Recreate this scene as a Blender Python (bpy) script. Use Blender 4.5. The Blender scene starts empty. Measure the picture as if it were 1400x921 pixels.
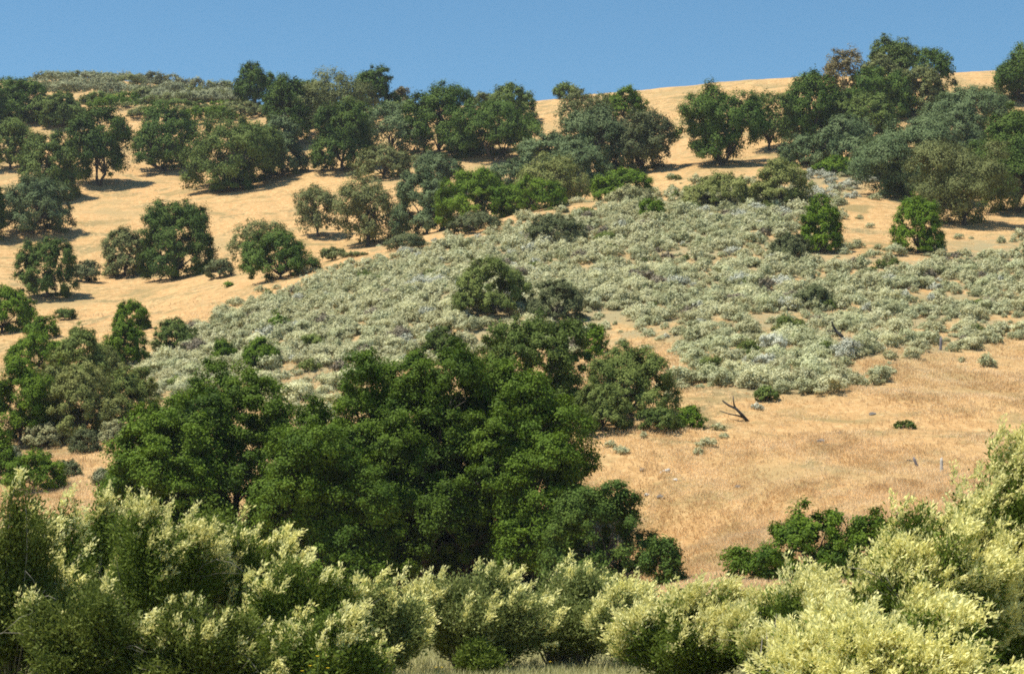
import bpy, math, random
import numpy as np

PI = math.pi
C = bpy.context.scene.collection
RNG = np.random.default_rng(7)

# ------------------------------------------------------------------ camera geometry
FPX = 2611.0                       # focal length in photo pixels (1400 wide)
CAMZ = 1.9
PITCH = math.atan((760 - 460.5) / FPX)
CP, SP = math.cos(PITCH), math.sin(PITCH)


def ray(px, py):
    a = (px - 700.0) / FPX
    b = (460.5 - py) / FPX
    return np.array([a, CP - b * SP, SP + b * CP])


def at(px, py, D):
    d = ray(px, py)
    return np.array([0, 0, CAMZ]) + d * (D / d[1])


def project(P):
    x, y, z = P[..., 0], P[..., 1], P[..., 2] - CAMZ
    f = y * CP + z * SP
    u = -y * SP + z * CP
    f = np.maximum(f, 1e-3)
    return 700 + FPX * x / f, 460.5 - FPX * u / f


# ------------------------------------------------------------------ terrain
CTRL = [  # photo point and distance: survey points of the hill
    (1000, 780, 60), (1250, 700, 66), (1500, 640, 72), (900, 740, 66), (950, 790, 57), (850, 640, 80), (900, 560, 92),
    (860, 566, 90), (1200, 600, 85), (1050, 640, 78), (1380, 470, 115), (1100, 470, 116), (1600, 480, 115), (950, 480, 116),
    (1100, 380, 145), (1400, 400, 140), (1650, 390, 140), (1100, 300, 178), (1200, 282, 186), (1320, 306, 184), (1600, 300, 180),
    (1000, 225, 230), (1200, 195, 240), (1400, 190, 240), (1650, 190, 240), (1000, 117, 305), (1350, 97, 296), (1200, 104, 300),
    (1650, 80, 300), (860, 127, 306), (740, 139, 306), (640, 240, 250), (740, 215, 262), (900, 280, 190), (900, 262, 212),
    (850, 240, 232), (700, 308, 186), (700, 295, 205), (560, 345, 176), (520, 336, 220), (430, 380, 166), (445, 322, 226),
    (320, 258, 262), (240, 378, 214), (65, 405, 198), (400, 350, 206), (200, 500, 136), (300, 470, 140), (100, 430, 186),
    (40, 318, 240), (-150, 400, 200), (-150, 300, 250), (130, 253, 270), (225, 232, 284), (40, 170, 320), (-150, 150, 325),
    (350, 146, 322), (510, 150, 316), (600, 145, 312), (180, 140, 338), (180, 131, 362), (180, 121, 390), (180, 113, 412), (70, 140, 338), (70, 130, 362), (70, 120, 390), (70, 112, 412),
    (300, 143, 345), (300, 136, 370), (300, 130, 400), (-150, 135, 350), (-150, 118, 415),
    (90, 680, 86), (130, 640, 95), (30, 610, 104), (-150, 640, 100), (430, 560, 106), (640, 490, 121), (760, 480, 120),
    (600, 420, 140), (800, 400, 145), (480, 450, 138), (-150, 500, 140), (40, 500, 140), (280, 560, 112),
]
WPTS = [at(*c) for c in CTRL]
for x in (-60, -30, 0, 30, 60):
    for y in (-30, 0, 20, 40):
        WPTS.append(np.array([x, y, 0.0]))
for x, z in ((-45, 1.2), (-28, .2), (-16, -.8), (-6, -1.4), (3, -1.2)):
    WPTS.append(np.array([x, 62.0, z * .7]))
    WPTS.append(np.array([x, 73.0, z]))
WPTS.append(np.array([12, 60, 0.6]))
for x in (-140, -70, 0, 70, 140):
    WPTS.append(np.array([x, 350, 74 + (11 if x < -40 else 0)]))
    WPTS.append(np.array([x, 420, 66 + (37 if x < -40 else 0)]))
    WPTS.append(np.array([x, 540, 48 + (24 if x < -40 else 0)]))
    WPTS.append(np.array([x, 700, 25]))
WPTS = np.array(WPTS)


class TPS:
    def __init__(s, P, lam=0.002):
        s.xy = P[:, :2] / 100
        n = len(P)
        K = s.phi(s.xy, s.xy) + lam * np.eye(n)
        A = np.c_[np.ones(n), s.xy]
        M = np.block([[K, A], [A.T, np.zeros((3, 3))]])
        s.w = np.linalg.solve(M, np.r_[P[:, 2], 0, 0, 0])

    @staticmethod
    def phi(a, b):
        d2 = ((a[:, None, :] - b[None, :, :]) ** 2).sum(-1)
        return 0.5 * d2 * np.log(d2 + 1e-9)

    def __call__(s, x, y):
        q = np.stack([np.ravel(x), np.ravel(y)], -1) / 100
        out = np.empty(len(q))
        for i in range(0, len(q), 20000):
            p = q[i:i + 20000]
            out[i:i + 20000] = s.phi(p, s.xy) @ s.w[:-3] + s.w[-3] + p @ s.w[-2:]
        return out.reshape(np.shape(x))


tps = TPS(WPTS)
_wr = np.random.default_rng(11)
WAVES = []
for wl, amp, n in ((34, .12, 9), (13, .045, 9), (5, .018, 10), (2.2, .012, 10)):
    for k in range(n):
        a = _wr.uniform(0, 2 * PI)
        l = wl * _wr.uniform(.7, 1.4)
        WAVES.append((math.cos(a) * 2 * PI / l, math.sin(a) * 2 * PI / l, _wr.uniform(0, 2 * PI), amp))


def smooth(a, b, v):
    t = np.clip((v - a) / (b - a), 0, 1)
    return t * t * (3 - 2 * t)


def height(x, y):
    x = np.asarray(x, float)
    y = np.asarray(y, float)
    xc, yc = np.clip(x, -260, 260), np.clip(y, -60, 720)
    z = tps(xc, yc)
    n = np.zeros_like(z)
    for kx, ky, ph, a in WAVES:
        n += a * np.sin(kx * x + ky * y + ph)
    far = smooth(0, 700, np.hypot(x - xc, y - yc))
    z = z * (1 - far)
    return z + n * (0.25 + 0.75 * smooth(45, 80, y))


def cast(px, py, dmin=40.0):
    """first point of the hill under a photo point"""
    ys = np.arange(dmin, 460, 0.5)
    d = ray(px, py)
    P = np.array([0, 0, CAMZ])[None] + d[None] * (ys / d[1])[:, None]
    h = height(P[:, 0], P[:, 1])
    hit = np.nonzero(P[:, 2] <= h)[0]
    if len(hit) == 0:
        i = len(ys) - 1 if py > 200 else np.argmin(P[:, 2] - h)
    else:
        i = hit[0]
    return np.array([P[i, 0], P[i, 1], h[i]])


# ------------------------------------------------------------------ mesh + tagging helpers
def tag(o, label, cat, group=None):
    o['label'] = label
    o['category'] = cat
    if group:
        o['group'] = group
    return o


def link(o, parent=None):
    C.objects.link(o)
    if parent is not None:
        o.parent = parent
    return o


def empty(name, loc):
    o = bpy.data.objects.new(name, None)
    o.empty_display_size = 0.3
    o.location = [float(v) for v in loc]
    return link(o)


def quad_mesh(name, V, tint, material):
    """V: (n,4,3) leaf-sized faces, tint: one number a face"""
    n = len(V)
    me = bpy.data.meshes.new(name)
    me.vertices.add(n * 4)
    me.vertices.foreach_set('co', np.ascontiguousarray(V, np.float32).ravel())
    me.loops.add(n * 4)
    me.loops.foreach_set('vertex_index', np.arange(n * 4, dtype=np.int32))
    me.polygons.add(n)
    me.polygons.foreach_set('loop_start', np.arange(0, n * 4, 4, dtype=np.int32))
    at_ = me.attributes.new('tint', 'FLOAT', 'FACE')
    at_.data.foreach_set('value', np.ascontiguousarray(tint, np.float32))
    me.update(calc_edges=True)
    me.materials.append(material)
    return me


class Solid:
    def __init__(s):
        s.v, s.f = [], []

    def tube(s, path, radii, sides=7):
        path = [np.asarray(p, float) for p in path]
        b = len(s.v)
        m = len(path)
        for i, p in enumerate(path):
            t = path[min(i + 1, m - 1)] - path[max(i - 1, 0)]
            t = t / (np.linalg.norm(t) + 1e-9)
            u = np.cross(t, (0.3, 1, 0.1))
            u /= np.linalg.norm(u) + 1e-9
            w = np.cross(t, u)
            for k in range(sides):
                a = 2 * PI * k / sides
                s.v.append(p + radii[i] * (math.cos(a) * u + math.sin(a) * w))
        for i in range(m - 1):
            for k in range(sides):
                k2 = (k + 1) % sides
                s.f.append((b + i * sides + k, b + i * sides + k2, b + (i + 1) * sides + k2, b + (i + 1) * sides + k))
        s.f.append(tuple(b + k for k in range(sides))[::-1])
        s.f.append(tuple(b + (m - 1) * sides + k for k in range(sides)))

    def mesh(s, name, material, smooth_=True):
        me = bpy.data.meshes.new(name)
        me.from_pydata([tuple(map(float, v)) for v in s.v], [], s.f)
        if smooth_:
            me.polygons.foreach_set('use_smooth', [True] * len(me.polygons))
        me.materials.append(material)
        me.update()
        return me


# ------------------------------------------------------------------ materials
def leaf_mat(name, dark, light, trans=0.15, rough=0.7, spec=0.12, vary=0.10):
    m = bpy.data.materials.new(name)
    m.use_nodes = True
    nt = m.node_tree
    N, L = nt.nodes, nt.links
    N.clear()
    out = N.new('ShaderNodeOutputMaterial')
    at_ = N.new('ShaderNodeAttribute')
    at_.attribute_name = 'tint'
    mix = N.new('ShaderNodeMix')
    mix.data_type = 'RGBA'
    mix.inputs[6].default_value = (*dark, 1)
    mix.inputs[7].default_value = (*light, 1)
    L.new(at_.outputs['Fac'], mix.inputs[0])
    oi = N.new('ShaderNodeObjectInfo')
    mr = N.new('ShaderNodeMapRange')
    mr.inputs[3].default_value = 1 - vary
    mr.inputs[4].default_value = 1 + vary
    L.new(oi.outputs['Random'], mr.inputs[0])
    hsv = N.new('ShaderNodeHueSaturation')
    L.new(mr.outputs[0], hsv.inputs['Value'])
    L.new(mix.outputs[2], hsv.inputs['Color'])
    pb = N.new('ShaderNodeBsdfPrincipled')
    pb.inputs['Roughness'].default_value = rough
    pb.inputs['Specular IOR Level'].default_value = spec
    L.new(hsv.outputs[0], pb.inputs['Base Color'])
    if trans > 0:
        tr = N.new('ShaderNodeBsdfTranslucent')
        L.new(hsv.outputs[0], tr.inputs['Color'])
        ms = N.new('ShaderNodeMixShader')
        ms.inputs[0].default_value = trans
        L.new(pb.outputs[0], ms.inputs[1])
        L.new(tr.outputs[0], ms.inputs[2])
        L.new(ms.outputs[0], out.inputs[0])
    else:
        L.new(pb.outputs[0], out.inputs[0])
    return m


def bark_mat(name, c1, c2, scale=6.0):
    m = bpy.data.materials.new(name)
    m.use_nodes = True
    nt = m.node_tree
    N, L = nt.nodes, nt.links
    pb = N['Principled BSDF']
    pb.inputs['Roughness'].default_value = 0.9
    tc = N.new('ShaderNodeTexCoord')
    mp = N.new('ShaderNodeMapping')
    mp.inputs['Scale'].default_value = (1, 1, .25)
    nz = N.new('ShaderNodeTexNoise')
    nz.inputs['Scale'].default_value = scale
    nz.inputs['Detail'].default_value = 6
    cr = N.new('ShaderNodeValToRGB')
    cr.color_ramp.elements[0].position = .35
    cr.color_ramp.elements[1].position = .68
    cr.color_ramp.elements[0].color = (*c1, 1)
    cr.color_ramp.elements[1].color = (*c2, 1)
    bp = N.new('ShaderNodeBump')
    bp.inputs['Strength'].default_value = .6
    L.new(tc.outputs['Object'], mp.inputs[0])
    L.new(mp.outputs[0], nz.inputs['Vector'])
    L.new(nz.outputs['Fac'], cr.inputs[0])
    L.new(cr.outputs[0], pb.inputs['Base Color'])
    L.new(nz.outputs['Fac'], bp.inputs['Height'])
    L.new(bp.outputs[0], pb.inputs['Normal'])
    return m


PAL = {
    'dark':   leaf_mat('leaf_dark', (0.029, 0.07, 0.01), (0.13, 0.195, 0.032), .14),
    'mid':    leaf_mat('leaf_mid', (0.056, 0.1, 0.017), (0.185, 0.238, 0.056), .16),
    'olive':  leaf_mat('leaf_olive', (.090, .114, .034), (.245, .262, .098), .16),
    'blue':   leaf_mat('leaf_blue', (0.068, 0.112, 0.04), (0.205, 0.265, 0.118), .16),
    'bright': leaf_mat('leaf_bright', (0.046, 0.108, 0.006), (0.175, 0.262, 0.02), .20),
    'yellow': leaf_mat('leaf_yellow', (0.105, 0.14, 0.028), (0.34, 0.35, 0.12), .18),
    'brown':  leaf_mat('leaf_brown', (.110, .105, .042), (.300, .240, .110), .10),
    'grey':   leaf_mat('leaf_grey', (.072, .094, .034), (.200, .220, .098), .14),
    'pale':   leaf_mat('leaf_pale', (.170, .190, .080), (.460, .440, .230), .18),
    'near':   leaf_mat('leaf_near_oak', (.024, .064, .003), (.152, .235, .016), .20, .65, .16),
    'nearolive': leaf_mat('leaf_near_olive', (.052, .092, .014), (.170, .220, .048), .18),
    'dry': leaf_mat('leaf_dry', (.150, .125, .085), (.330, .285, .205), .1, .8, .1),
    'olivegreen': leaf_mat('leaf_olive_green', (0.072, 0.112, 0.02), (0.24, 0.285, 0.075), .18),
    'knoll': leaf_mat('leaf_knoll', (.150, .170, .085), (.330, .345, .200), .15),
    'willow': leaf_mat('leaf_willow', (0.05, 0.095, 0.01), (0.225, 0.285, 0.05), .3, .65, .12),
    'willowdark': leaf_mat('leaf_willow_dark', (.050, .082, .011), (.205, .240, .050), .3, .65, .12),
    'willowpale': leaf_mat('leaf_willow_pale', (0.11, 0.148, 0.034), (0.365, 0.405, 0.14), .3, .65, .12),
    'bloom':  leaf_mat('bloom_cream', (.70, .66, .22), (.93, .89, .46), .35, .7, .1),
    'sage':   leaf_mat('leaf_sage', (.365, .350, .160), (.77, .765, .50), .25, .8, .1, .14),
    'sagegreen': leaf_mat('leaf_sage_green', (.305, .312, .138), (.67, .69, .44), .25, .8, .1, .14),
    'silver': leaf_mat('leaf_silver', (.36, .375, .275), (.68, .69, .57), .2, .8, .1, .08),
}
BARK = bark_mat('bark_oak', (.030, .024, .018), (.105, .088, .068))
PALEBARK = bark_mat('bark_pale', (.14, .125, .09), (.34, .31, .25), 12)
DEADWOOD = bark_mat('wood_dead', (.012, .011, .010), (.055, .050, .045), 14)
GREYWOOD = bark_mat('wood_grey', (.10, .09, .10), (.26, .24, .25), 14)
PALEWOOD = bark_mat('wood_bleached', (.34, .32, .29), (.62, .58, .52), 14)
ROCK = bark_mat('rock_grey', (.12, .105, .09), (.30, .27, .24), 5)
PALEROCK = bark_mat('rock_pale', (.40, .37, .33), (.66, .62, .56), 5)


def rand_dir(rng, n):
    v = rng.normal(size=(n, 3))
    return v / (np.linalg.norm(v, axis=1, keepdims=True) + 1e-9)


def unit(v):
    return v / (np.linalg.norm(v, axis=-1, keepdims=True) + 1e-9)


def leaf_quads(P, nrm, a, b, rng):
    """rhombic leaf faces at P facing nrm"""
    u = unit(np.cross(nrm, rand_dir(rng, len(P))))
    v = np.cross(nrm, u)
    a = a[:, None]
    b = b[:, None]
    return np.stack([P - a * u, P - b * v + .15 * a * nrm, P + a * u, P + b * v + .15 * a * nrm], 1)


# ------------------------------------------------------------------ tree crowns
def crown_leaves(W, D, H, cb, rng, leaf, lai, nl, sprig, lobe_lo=.26, lobe_hi=.44, ragged=1.0, cone=0.0, rnd=.45, cover=1.7, skirt=0):
    """clumped foliage filling a W x D x H crown whose underside is at cb*H"""
    zc0 = cb * H
    Hc = H - zc0
    lob, rad = [], []
    for i in range(nl):
        az = rng.uniform(0, 2 * PI) if i > 4 else 2 * PI * (i + rng.uniform(-.3, .3)) / 5
        rho = math.sqrt(rng.uniform(0.02, 1)) * .74 if i > 4 else rng.uniform(.55, .76)
        r = rng.uniform(lobe_lo, lobe_hi) * (1 - .35 * rho)
        top = (1 - rho ** 2.6) ** .5 * (1 - cone * rho)
        hi_z = max(top - .70 * r, .75 * r)
        lo_z = .62 * r
        zz = lo_z + (hi_z - lo_z) * rng.uniform(0, 1) ** .75
        lob.append((rho * math.cos(az), rho * math.sin(az), zz))
        rad.append(r)
    for q in range(skirt):
        a = 2 * PI * (q + rng.uniform(-.3, .3)) / skirt
        r = rng.uniform(lobe_lo, lobe_hi) * .85
        lob.append((.66 * math.cos(a), .66 * math.sin(a), r * .62))
        rad.append(r)
    for q in range(4 if skirt else 0):
        a = 2 * PI * (q + rng.uniform(-.3, .3)) / 4
        r = rng.uniform(lobe_lo, lobe_hi)
        lob.append((.36 * math.cos(a), .40 * math.sin(a), rng.uniform(.22, .42)))
        rad.append(r)
    lob.append((0, 0, .44)); rad.append(.64 if skirt else .52)
    for zc in (.30, .58):
        lob.append((rng.uniform(-.2, .2), rng.uniform(-.2, .2), zc)); rad.append(lobe_hi * .95)
    lob = np.array(lob)
    rad = np.array(rad)
    S = np.array([W / 2, D / 2, Hc])
    rs = np.stack([rad * W / 2, rad * D / 2, rad * Hc * .72], 1)
    LC = lob * S + [0, 0, zc0]
    area = PI * W * Hc * .95
    nleaf = int(lai * area / (1.1 * leaf * leaf))
    nsp = max(40, int(cover * area / (sprig * sprig * 3.0)))
    # sprigs on the lobes, those deep inside a neighbouring lobe dropped
    pr = rad ** 2
    li = rng.choice(len(rad), nsp * 2, p=pr / pr.sum())
    d = rand_dir(rng, nsp * 2)
    d[:, 2] = np.where(d[:, 2] < -.35, -d[:, 2] * .5, d[:, 2])
    d = unit(d)
    Q = LC[li] + d * rs[li] * rng.uniform(.72, 1.06, (nsp * 2, 1))
    q = (Q[:, None, :] - LC[None]) / rs[None]
    inside = ((q ** 2).sum(-1) < .5).any(1)
    keep = np.nonzero(~inside)[0]
    if len(keep) < 30:
        keep = np.arange(len(Q))
    keep = keep[:nsp]
    Q, d, li = Q[keep], d[keep], li[keep]
    lt = rng.uniform(0, 1, len(rad))
    st = rng.uniform(0, 1, len(Q))
    sz = rng.uniform(.65, 1.35, len(Q))
    si = rng.integers(0, len(Q), nleaf)
    off = rng.normal(size=(nleaf, 3)) * (sprig * .45 * sz[si])[:, None] * ragged
    off[:, 2] *= .75
    P = Q[si] + off
    nrm = unit(.75 * d[si] + .45 * unit(off) + rnd * rand_dir(rng, nleaf) + [0, 0, .3])
    tint = np.clip(.36 * lt[li[si]] + .36 * st[si] + .28 * rng.uniform(0, 1, nleaf), 0, 1)
    # fit the crown to its measured size
    for ax, ext in ((0, W / 2), (1, D / 2)):
        lo, hi = np.percentile(P[:, ax], (1.6, 98.4))
        P[:, ax] = (P[:, ax] - (lo + hi) / 2) * (2 * ext / max(hi - lo, .1))
    lo, hi = np.percentile(P[:, 2], (1.0, 99.4))
    P[:, 2] = zc0 + (P[:, 2] - lo) * ((H - zc0) / max(hi - lo, .1))
    P[:, 2] = np.maximum(P[:, 2], .03)
    a = leaf * rng.uniform(.7, 1.3, nleaf)
    V = leaf_quads(P, nrm, a, a * .55, rng)
    return V, tint, LC


def make_trunk(LC, W, H, cb, rng, bark, lean=0.0, stems=1):
    s = Solid()
    fork_h = max(.55 * cb * H, .13 * H)
    r0 = (.019 * H + .009 * W) * (.8 if stems > 1 else 1)
    tips = []
    for k in range(stems):
        a = rng.uniform(0, 2 * PI)
        off = np.array([math.cos(a), math.sin(a), 0]) * (0 if stems == 1 else r0 * 1.6)
        top = np.array([lean * H * .5 + off[0] * 4, off[1] * 4, fork_h * rng.uniform(.9, 1.15)])
        p0 = off + [0, 0, -.25]
        mid = (off + top) / 2 + rng.normal(size=3) * [r0 * .5, r0 * .5, 0]
        s.tube([p0, off + [0, 0, .12 * fork_h], mid, top], [r0 * 1.5, r0 * 1.05, r0 * .88, r0 * .8], 9)
        tips.append(top)
    order = rng.permutation(len(LC))[:min(len(LC), 11)]
    for i in order:
        t = tips[rng.integers(len(tips))]
        e = LC[i]
        if e[2] < t[2] * .9:
            continue
        m1 = t * .6 + e * .4 + [0, 0, .10 * H * rng.uniform(.2, 1)] + rng.normal(size=3) * .04 * W
        m2 = t * .25 + e * .75 + [0, 0, .05 * H] + rng.normal(size=3) * .03 * W
        r = r0 * rng.uniform(.42, .62)
        s.tube([t - [0, 0, r0], m1, m2, e], [r, r * .7, r * .45, r * .2], 6)
        for q in range(2):
            e2 = e + rng.normal(size=3) * [.10 * W, .10 * W, .07 * H]
            s.tube([m2, (m2 + e2) / 2 + [0, 0, .02 * H], e2], [r * .4, r * .25, r * .1], 5)
    return s.mesh('trunk', bark)


COUNT = [0]
NLEAF = [0]


def plant(name, style, cx, top, base, w, label, cat='tree', group=None, D=None, cb=None, nl=None, lai=None,
          trunk=True, lean=0.0, stems=1, px=None, ragged=1.0, bark=BARK, cone=0.0, depth=.9, lobes=None, sprig=None, rnd=.45, cover=1.7):
    COUNT[0] += 1
    rng = np.random.default_rng(int(abs(cx) * 131 + top * 17 + w * 7) + 5)
    if D is None:
        P0 = cast(cx, base)
    else:
        q = at(cx, base, D)
        P0 = np.array([q[0], D, float(height(q[0], D))])
    dist = P0[1]
    tp = at(cx, top, dist)
    H = max(tp[2] - P0[2], .3)
    W = w * dist / FPX * (1.0 if dist > 150 else (.93 if 96 < dist else 1.0))
    shrub = cat != 'tree'
    if cb is None:
        cb = 0.0 if shrub else .07
    pxm = dist / (FPX * .7314)                         # metres in one rendered pixel
    cb = cb * .5
    leaf = max(.05, (px or 1.05) * pxm)
    if nl is None:
        nl = int(np.clip((16 if shrub else 19) + W * H * .13, 14, 36))
    if lai is None:
        lai = 3.3
    sprig = sprig or max(leaf * 2.6, .068 * (W + H) * .5)
    lo, hi = lobes or ((.34, .50) if shrub else (.31, .47))
    V, tint, LC = crown_leaves(W, W * depth, H, cb, rng, leaf, lai, nl, sprig, lo, hi, ragged, cone, rnd, cover, 7 if (shrub or cb < .05) else 0)
    NLEAF[0] += len(V)
    root = empty(name, P0)
    root['label'] = label
    root['category'] = cat
    if group:
        root['group'] = group
    cme = quad_mesh('crown' if not shrub else 'foliage', V, tint, PAL[style])
    link(bpy.data.objects.new('crown' if not shrub else 'foliage', cme), root)
    if trunk:
        tm = make_trunk(LC, W, H, max(cb, .10), rng, bark, lean, stems)
        link(bpy.data.objects.new('trunk' if not shrub else 'stem', tm), root)
    print(f'{COUNT[0]:3d} {name:18s} {cx:5.0f} D={dist:5.0f} W={W:4.1f} H={H:4.1f} n={len(V)}')
    return root

# ------------------------------------------------------------------ oaks and bushes (photo measures: centre, top, foot, width)
U = 'oaks scattered over the upper slope'
K = 'oaks along the skyline'
B = 'evergreen bushes dotted on the slope'
O = 'oak_tree'
E = 'evergreen_bush'
# --- upper left group
plant(O, 'dark', 28, 109, 170, 66, 'dark oak on the skyline at the far left edge, beside the grey scrub knoll', group=K)
plant(O, 'dark', -16, 118, 176, 60, 'dark oak cut by the left edge below the skyline', group=K)
plant(O, 'dark', 4, 108, 172, 56, 'dark oak filling the skyline corner at the far left', group=K, D=322)
plant(O, 'mid', 84, 126, 174, 52, 'small mid-green oak just behind and below the leftmost skyline oak', group=U)
plant(O, 'mid', 132, 127, 162, 46, 'low green oak directly in front of the scrub knoll, west end of its row', group=U, D=345)
plant(O, 'bright', 172, 129, 166, 60, 'rounded green oak in the middle of the row below the scrub knoll', group=U, D=345)
plant(O, 'mid', 216, 134, 168, 56, 'pale green oak at the east end of the row below the scrub knoll', group=U, D=340)
plant(O, 'mid', 14, 166, 232, 78, 'broad oak with sunlit rounded top on the left edge above the blue-grey oak', group=U, cb=.22)
plant(O, 'mid', 66, 181, 276, 76, 'green oak drooping to the ground between the blue-grey oak and the tall dark oak', group=U, cb=.05)
plant(O, 'dark', 135, 146, 254, 80, 'tall dark oak on two visible trunks casting a long shadow on golden grass', group=U, cb=.24, stems=2, nl=22)
plant(O, 'blue', 46, 243, 320, 94, 'blue-grey rounded oak at the left edge with foliage down to the grass', group=U, cb=.02)
plant(O, 'dark', -18, 235, 330, 44, 'dark oak half cut off by the left edge behind the blue-grey oak', group=U)
plant(O, 'olive', 196, 146, 200, 44, 'faded olive oak peeking out behind the dark oak with the leaning trunk', group=U, D=318)
plant(O, 'dark', 226, 142, 234, 84, 'dark oak beside the bare grassy gully, leaning pale trunk on its open side', group=U, cb=.16, lean=-.5)
plant(O, 'olive', 272, 148, 200, 58, 'sunlit olive oak behind the gap between two large left-hand oaks', group=U, D=318)
plant(O, 'bright', 300, 143, 190, 50, 'small fresh-green oak under the scrub knoll skyline dip', group=U, D=325)
plant(O, 'olive', 330, 140, 195, 62, 'grey-olive oak below the lone dark skyline oak', group=U, D=312)
plant(O, 'mid', 318, 158, 258, 128, 'wide mid-green oak standing in open golden grass with low skirt of leaves', group=U, cb=.12, nl=26)
plant(E, 'dark', 318, 232, 262, 56, 'small dark bush at the foot of the wide mid-green oak', 'shrub', B)
plant(O, 'blue', 386, 162, 240, 66, 'blue-green oak touching the wide mid-green oak, shadow to its side', group=U)
plant(O, 'dark', 349, 87, 146, 54, 'lone dark rounded oak standing tallest on the left skyline', group=K, cb=.1)
plant(O, 'dark', 393, 106, 202, 60, 'deep green oak with dark trunk in shade under the skyline trees', group=U, cb=.2)
plant(O, 'mid', 378, 130, 182, 44, 'small green oak filling the gap beneath the lone dark skyline oak', group=U, D=315)
plant(O, 'olive', 458, 98, 186, 112, 'large pale olive oak with airy top on the skyline', group=K, cb=.15, nl=24, lai=1.7)
plant(O, 'dark', 514, 93, 158, 60, 'almost black upright oak on the skyline right of the pale olive oak', group=K, cb=.08)
plant(O, 'brown', 548, 119, 150, 22, 'small brown-leaved tree at the shoulder of the almost black skyline oak', group=K)
plant(O, 'dark', 468, 138, 233, 82, 'big deep-green oak hanging to the grass below the pale olive skyline oak', group=U, cb=.06, nl=24)
plant(O, 'blue', 536, 141, 217, 92, 'grey-green open oak with visible limbs in the middle of the oak belt', group=U, cb=.25, lai=1.6)
plant(O, 'dark', 600, 117, 216, 96, 'dark flat-topped oak against the sky in the middle of the belt', group=K, cb=.18, nl=24)
plant(O, 'mid', 700, 115, 172, 62, 'green domed oak reaching the skyline where the bare ridge begins', group=K)
plant(O, 'olive', 656, 128, 175, 40, 'small pale oak between the flat-topped and the domed skyline oaks', group=K, D=305)
plant(O, 'dark', 676, 140, 220, 120, 'wide spreading dark oak over a band of shade near the ridge end', group=U, cb=.22, nl=26, stems=2)
plant(O, 'olive', 524, 201, 244, 72, 'low olive oak in front of the grey-green open oak', group=U)
plant(O, 'blue', 600, 209, 268, 60, 'blue-grey round-headed oak below the dark flat-topped oak', group=U, cb=.2)
plant(O, 'olive', 503, 237, 337, 84, 'tall olive-green oak on a slim trunk above the edge of the sage', group=U, cb=.2, nl=22, lai=1.9)
plant(O, 'olive', 434, 252, 324, 62, 'small round oak on a forked dark trunk in the grass above the sage', group=U, cb=.26, lai=1.9)
plant(O, 'blue', 584, 232, 325, 92, 'hazy blue-green oak between the slim-trunked oak and bright green clump', group=U, D=214)
plant(E, 'bright', 652, 234, 330, 106, 'large bright-green billowing bush on the upper edge of the sage', 'shrub', B, D=200, nl=26)
plant(E, 'bright', 722, 246, 312, 100, 'deep green billowing bush joined to the bright clump, nearer the ridge trees', 'shrub', B, D=200, nl=24)
plant(E, 'grey', 648, 290, 330, 70, 'grey-green dome-shaped bush at the foot of the bright billowing bush', 'shrub', B, D=183)
plant(E, 'grey', 553, 320, 350, 52, 'small grey-green dome bush on the sage edge below the slim-trunked oak', 'shrub', B, D=176)
plant(E, 'olive', 458, 338, 364, 38, 'small olive bush on the sage edge below the round forked oak', 'shrub', B, D=178)
plant(E, 'olive', 488, 345, 364, 30, 'tiny olive bush next to a small olive bush on the sage edge', 'shrub', B, D=177)
plant(O, 'olive', 354, 300, 376, 78, 'thin faded olive tree behind the dark bush at the sage corner', group=U, lai=1.3, D=205)
plant(E, 'dark', 383, 316, 398, 100, 'big dark round bush at the lower corner where grass meets sage', 'shrub', B, D=172, nl=22)
plant(O, 'mid', 774, 113, 139, 34, 'tiny lone tree sitting on the bare ridge line', group=K, D=303)
plant(O, 'olive', 800, 123, 192, 72, 'olive oak with see-through crown at the end of the golden ridge', group=K, lai=1.6, cb=.15)
plant(O, 'bright', 854, 121, 166, 60, 'bright green dense tree on the ridge in front of golden grass', group=K, cb=.05)
plant(O, 'blue', 818, 150, 246, 96, 'broad blue-green oak with bare leaning trunk below the ridge', group=U, cb=.26, nl=24)
plant(O, 'grey', 876, 153, 236, 80, 'grey-green oak with feathery edge against the bare golden slope', group=U, cb=.1, nl=20)
plant(O, 'blue', 748, 184, 260, 86, 'blue-tinted low oak left of the bare leaning trunk', group=U, D=240)
plant(O, 'yellow', 754, 211, 294, 98, 'dusty yellow-green oak in front of the blue-tinted low oak', group=U, D=215, lai=1.9)
plant(E, 'bright', 850, 232, 280, 78, 'green rounded bush below the bare leaning trunk', 'shrub', B, D=206)
plant(E, 'pale', 862, 255, 286, 62, 'pale flowering bush at the top edge of the sage below a green bush', 'shrub', B, D=196)
plant(E, 'bright', 891, 271, 296, 32, 'small bright-green bush alone at the upper rim of the sage', 'shrub', B)
plant(O, 'dark', 986, 118, 226, 118, 'large dark oak with low fork standing alone in front of the golden ridge', group=U, cb=.24, nl=26, stems=2)
plant(O, 'mid', 1052, 126, 206, 66, 'smaller oak leaning against the large lone dark oak, open trunk below', group=U, cb=.3, lai=1.8)
plant(E, 'yellow', 980, 237, 284, 88, 'yellow-green scrub bush at the top of the sage below the lone dark oak', 'shrub', B)
plant(E, 'yellow', 1066, 220, 282, 82, 'taller yellow-green scrub bush beside silvery brush at top of the sage', 'shrub', B)
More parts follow.
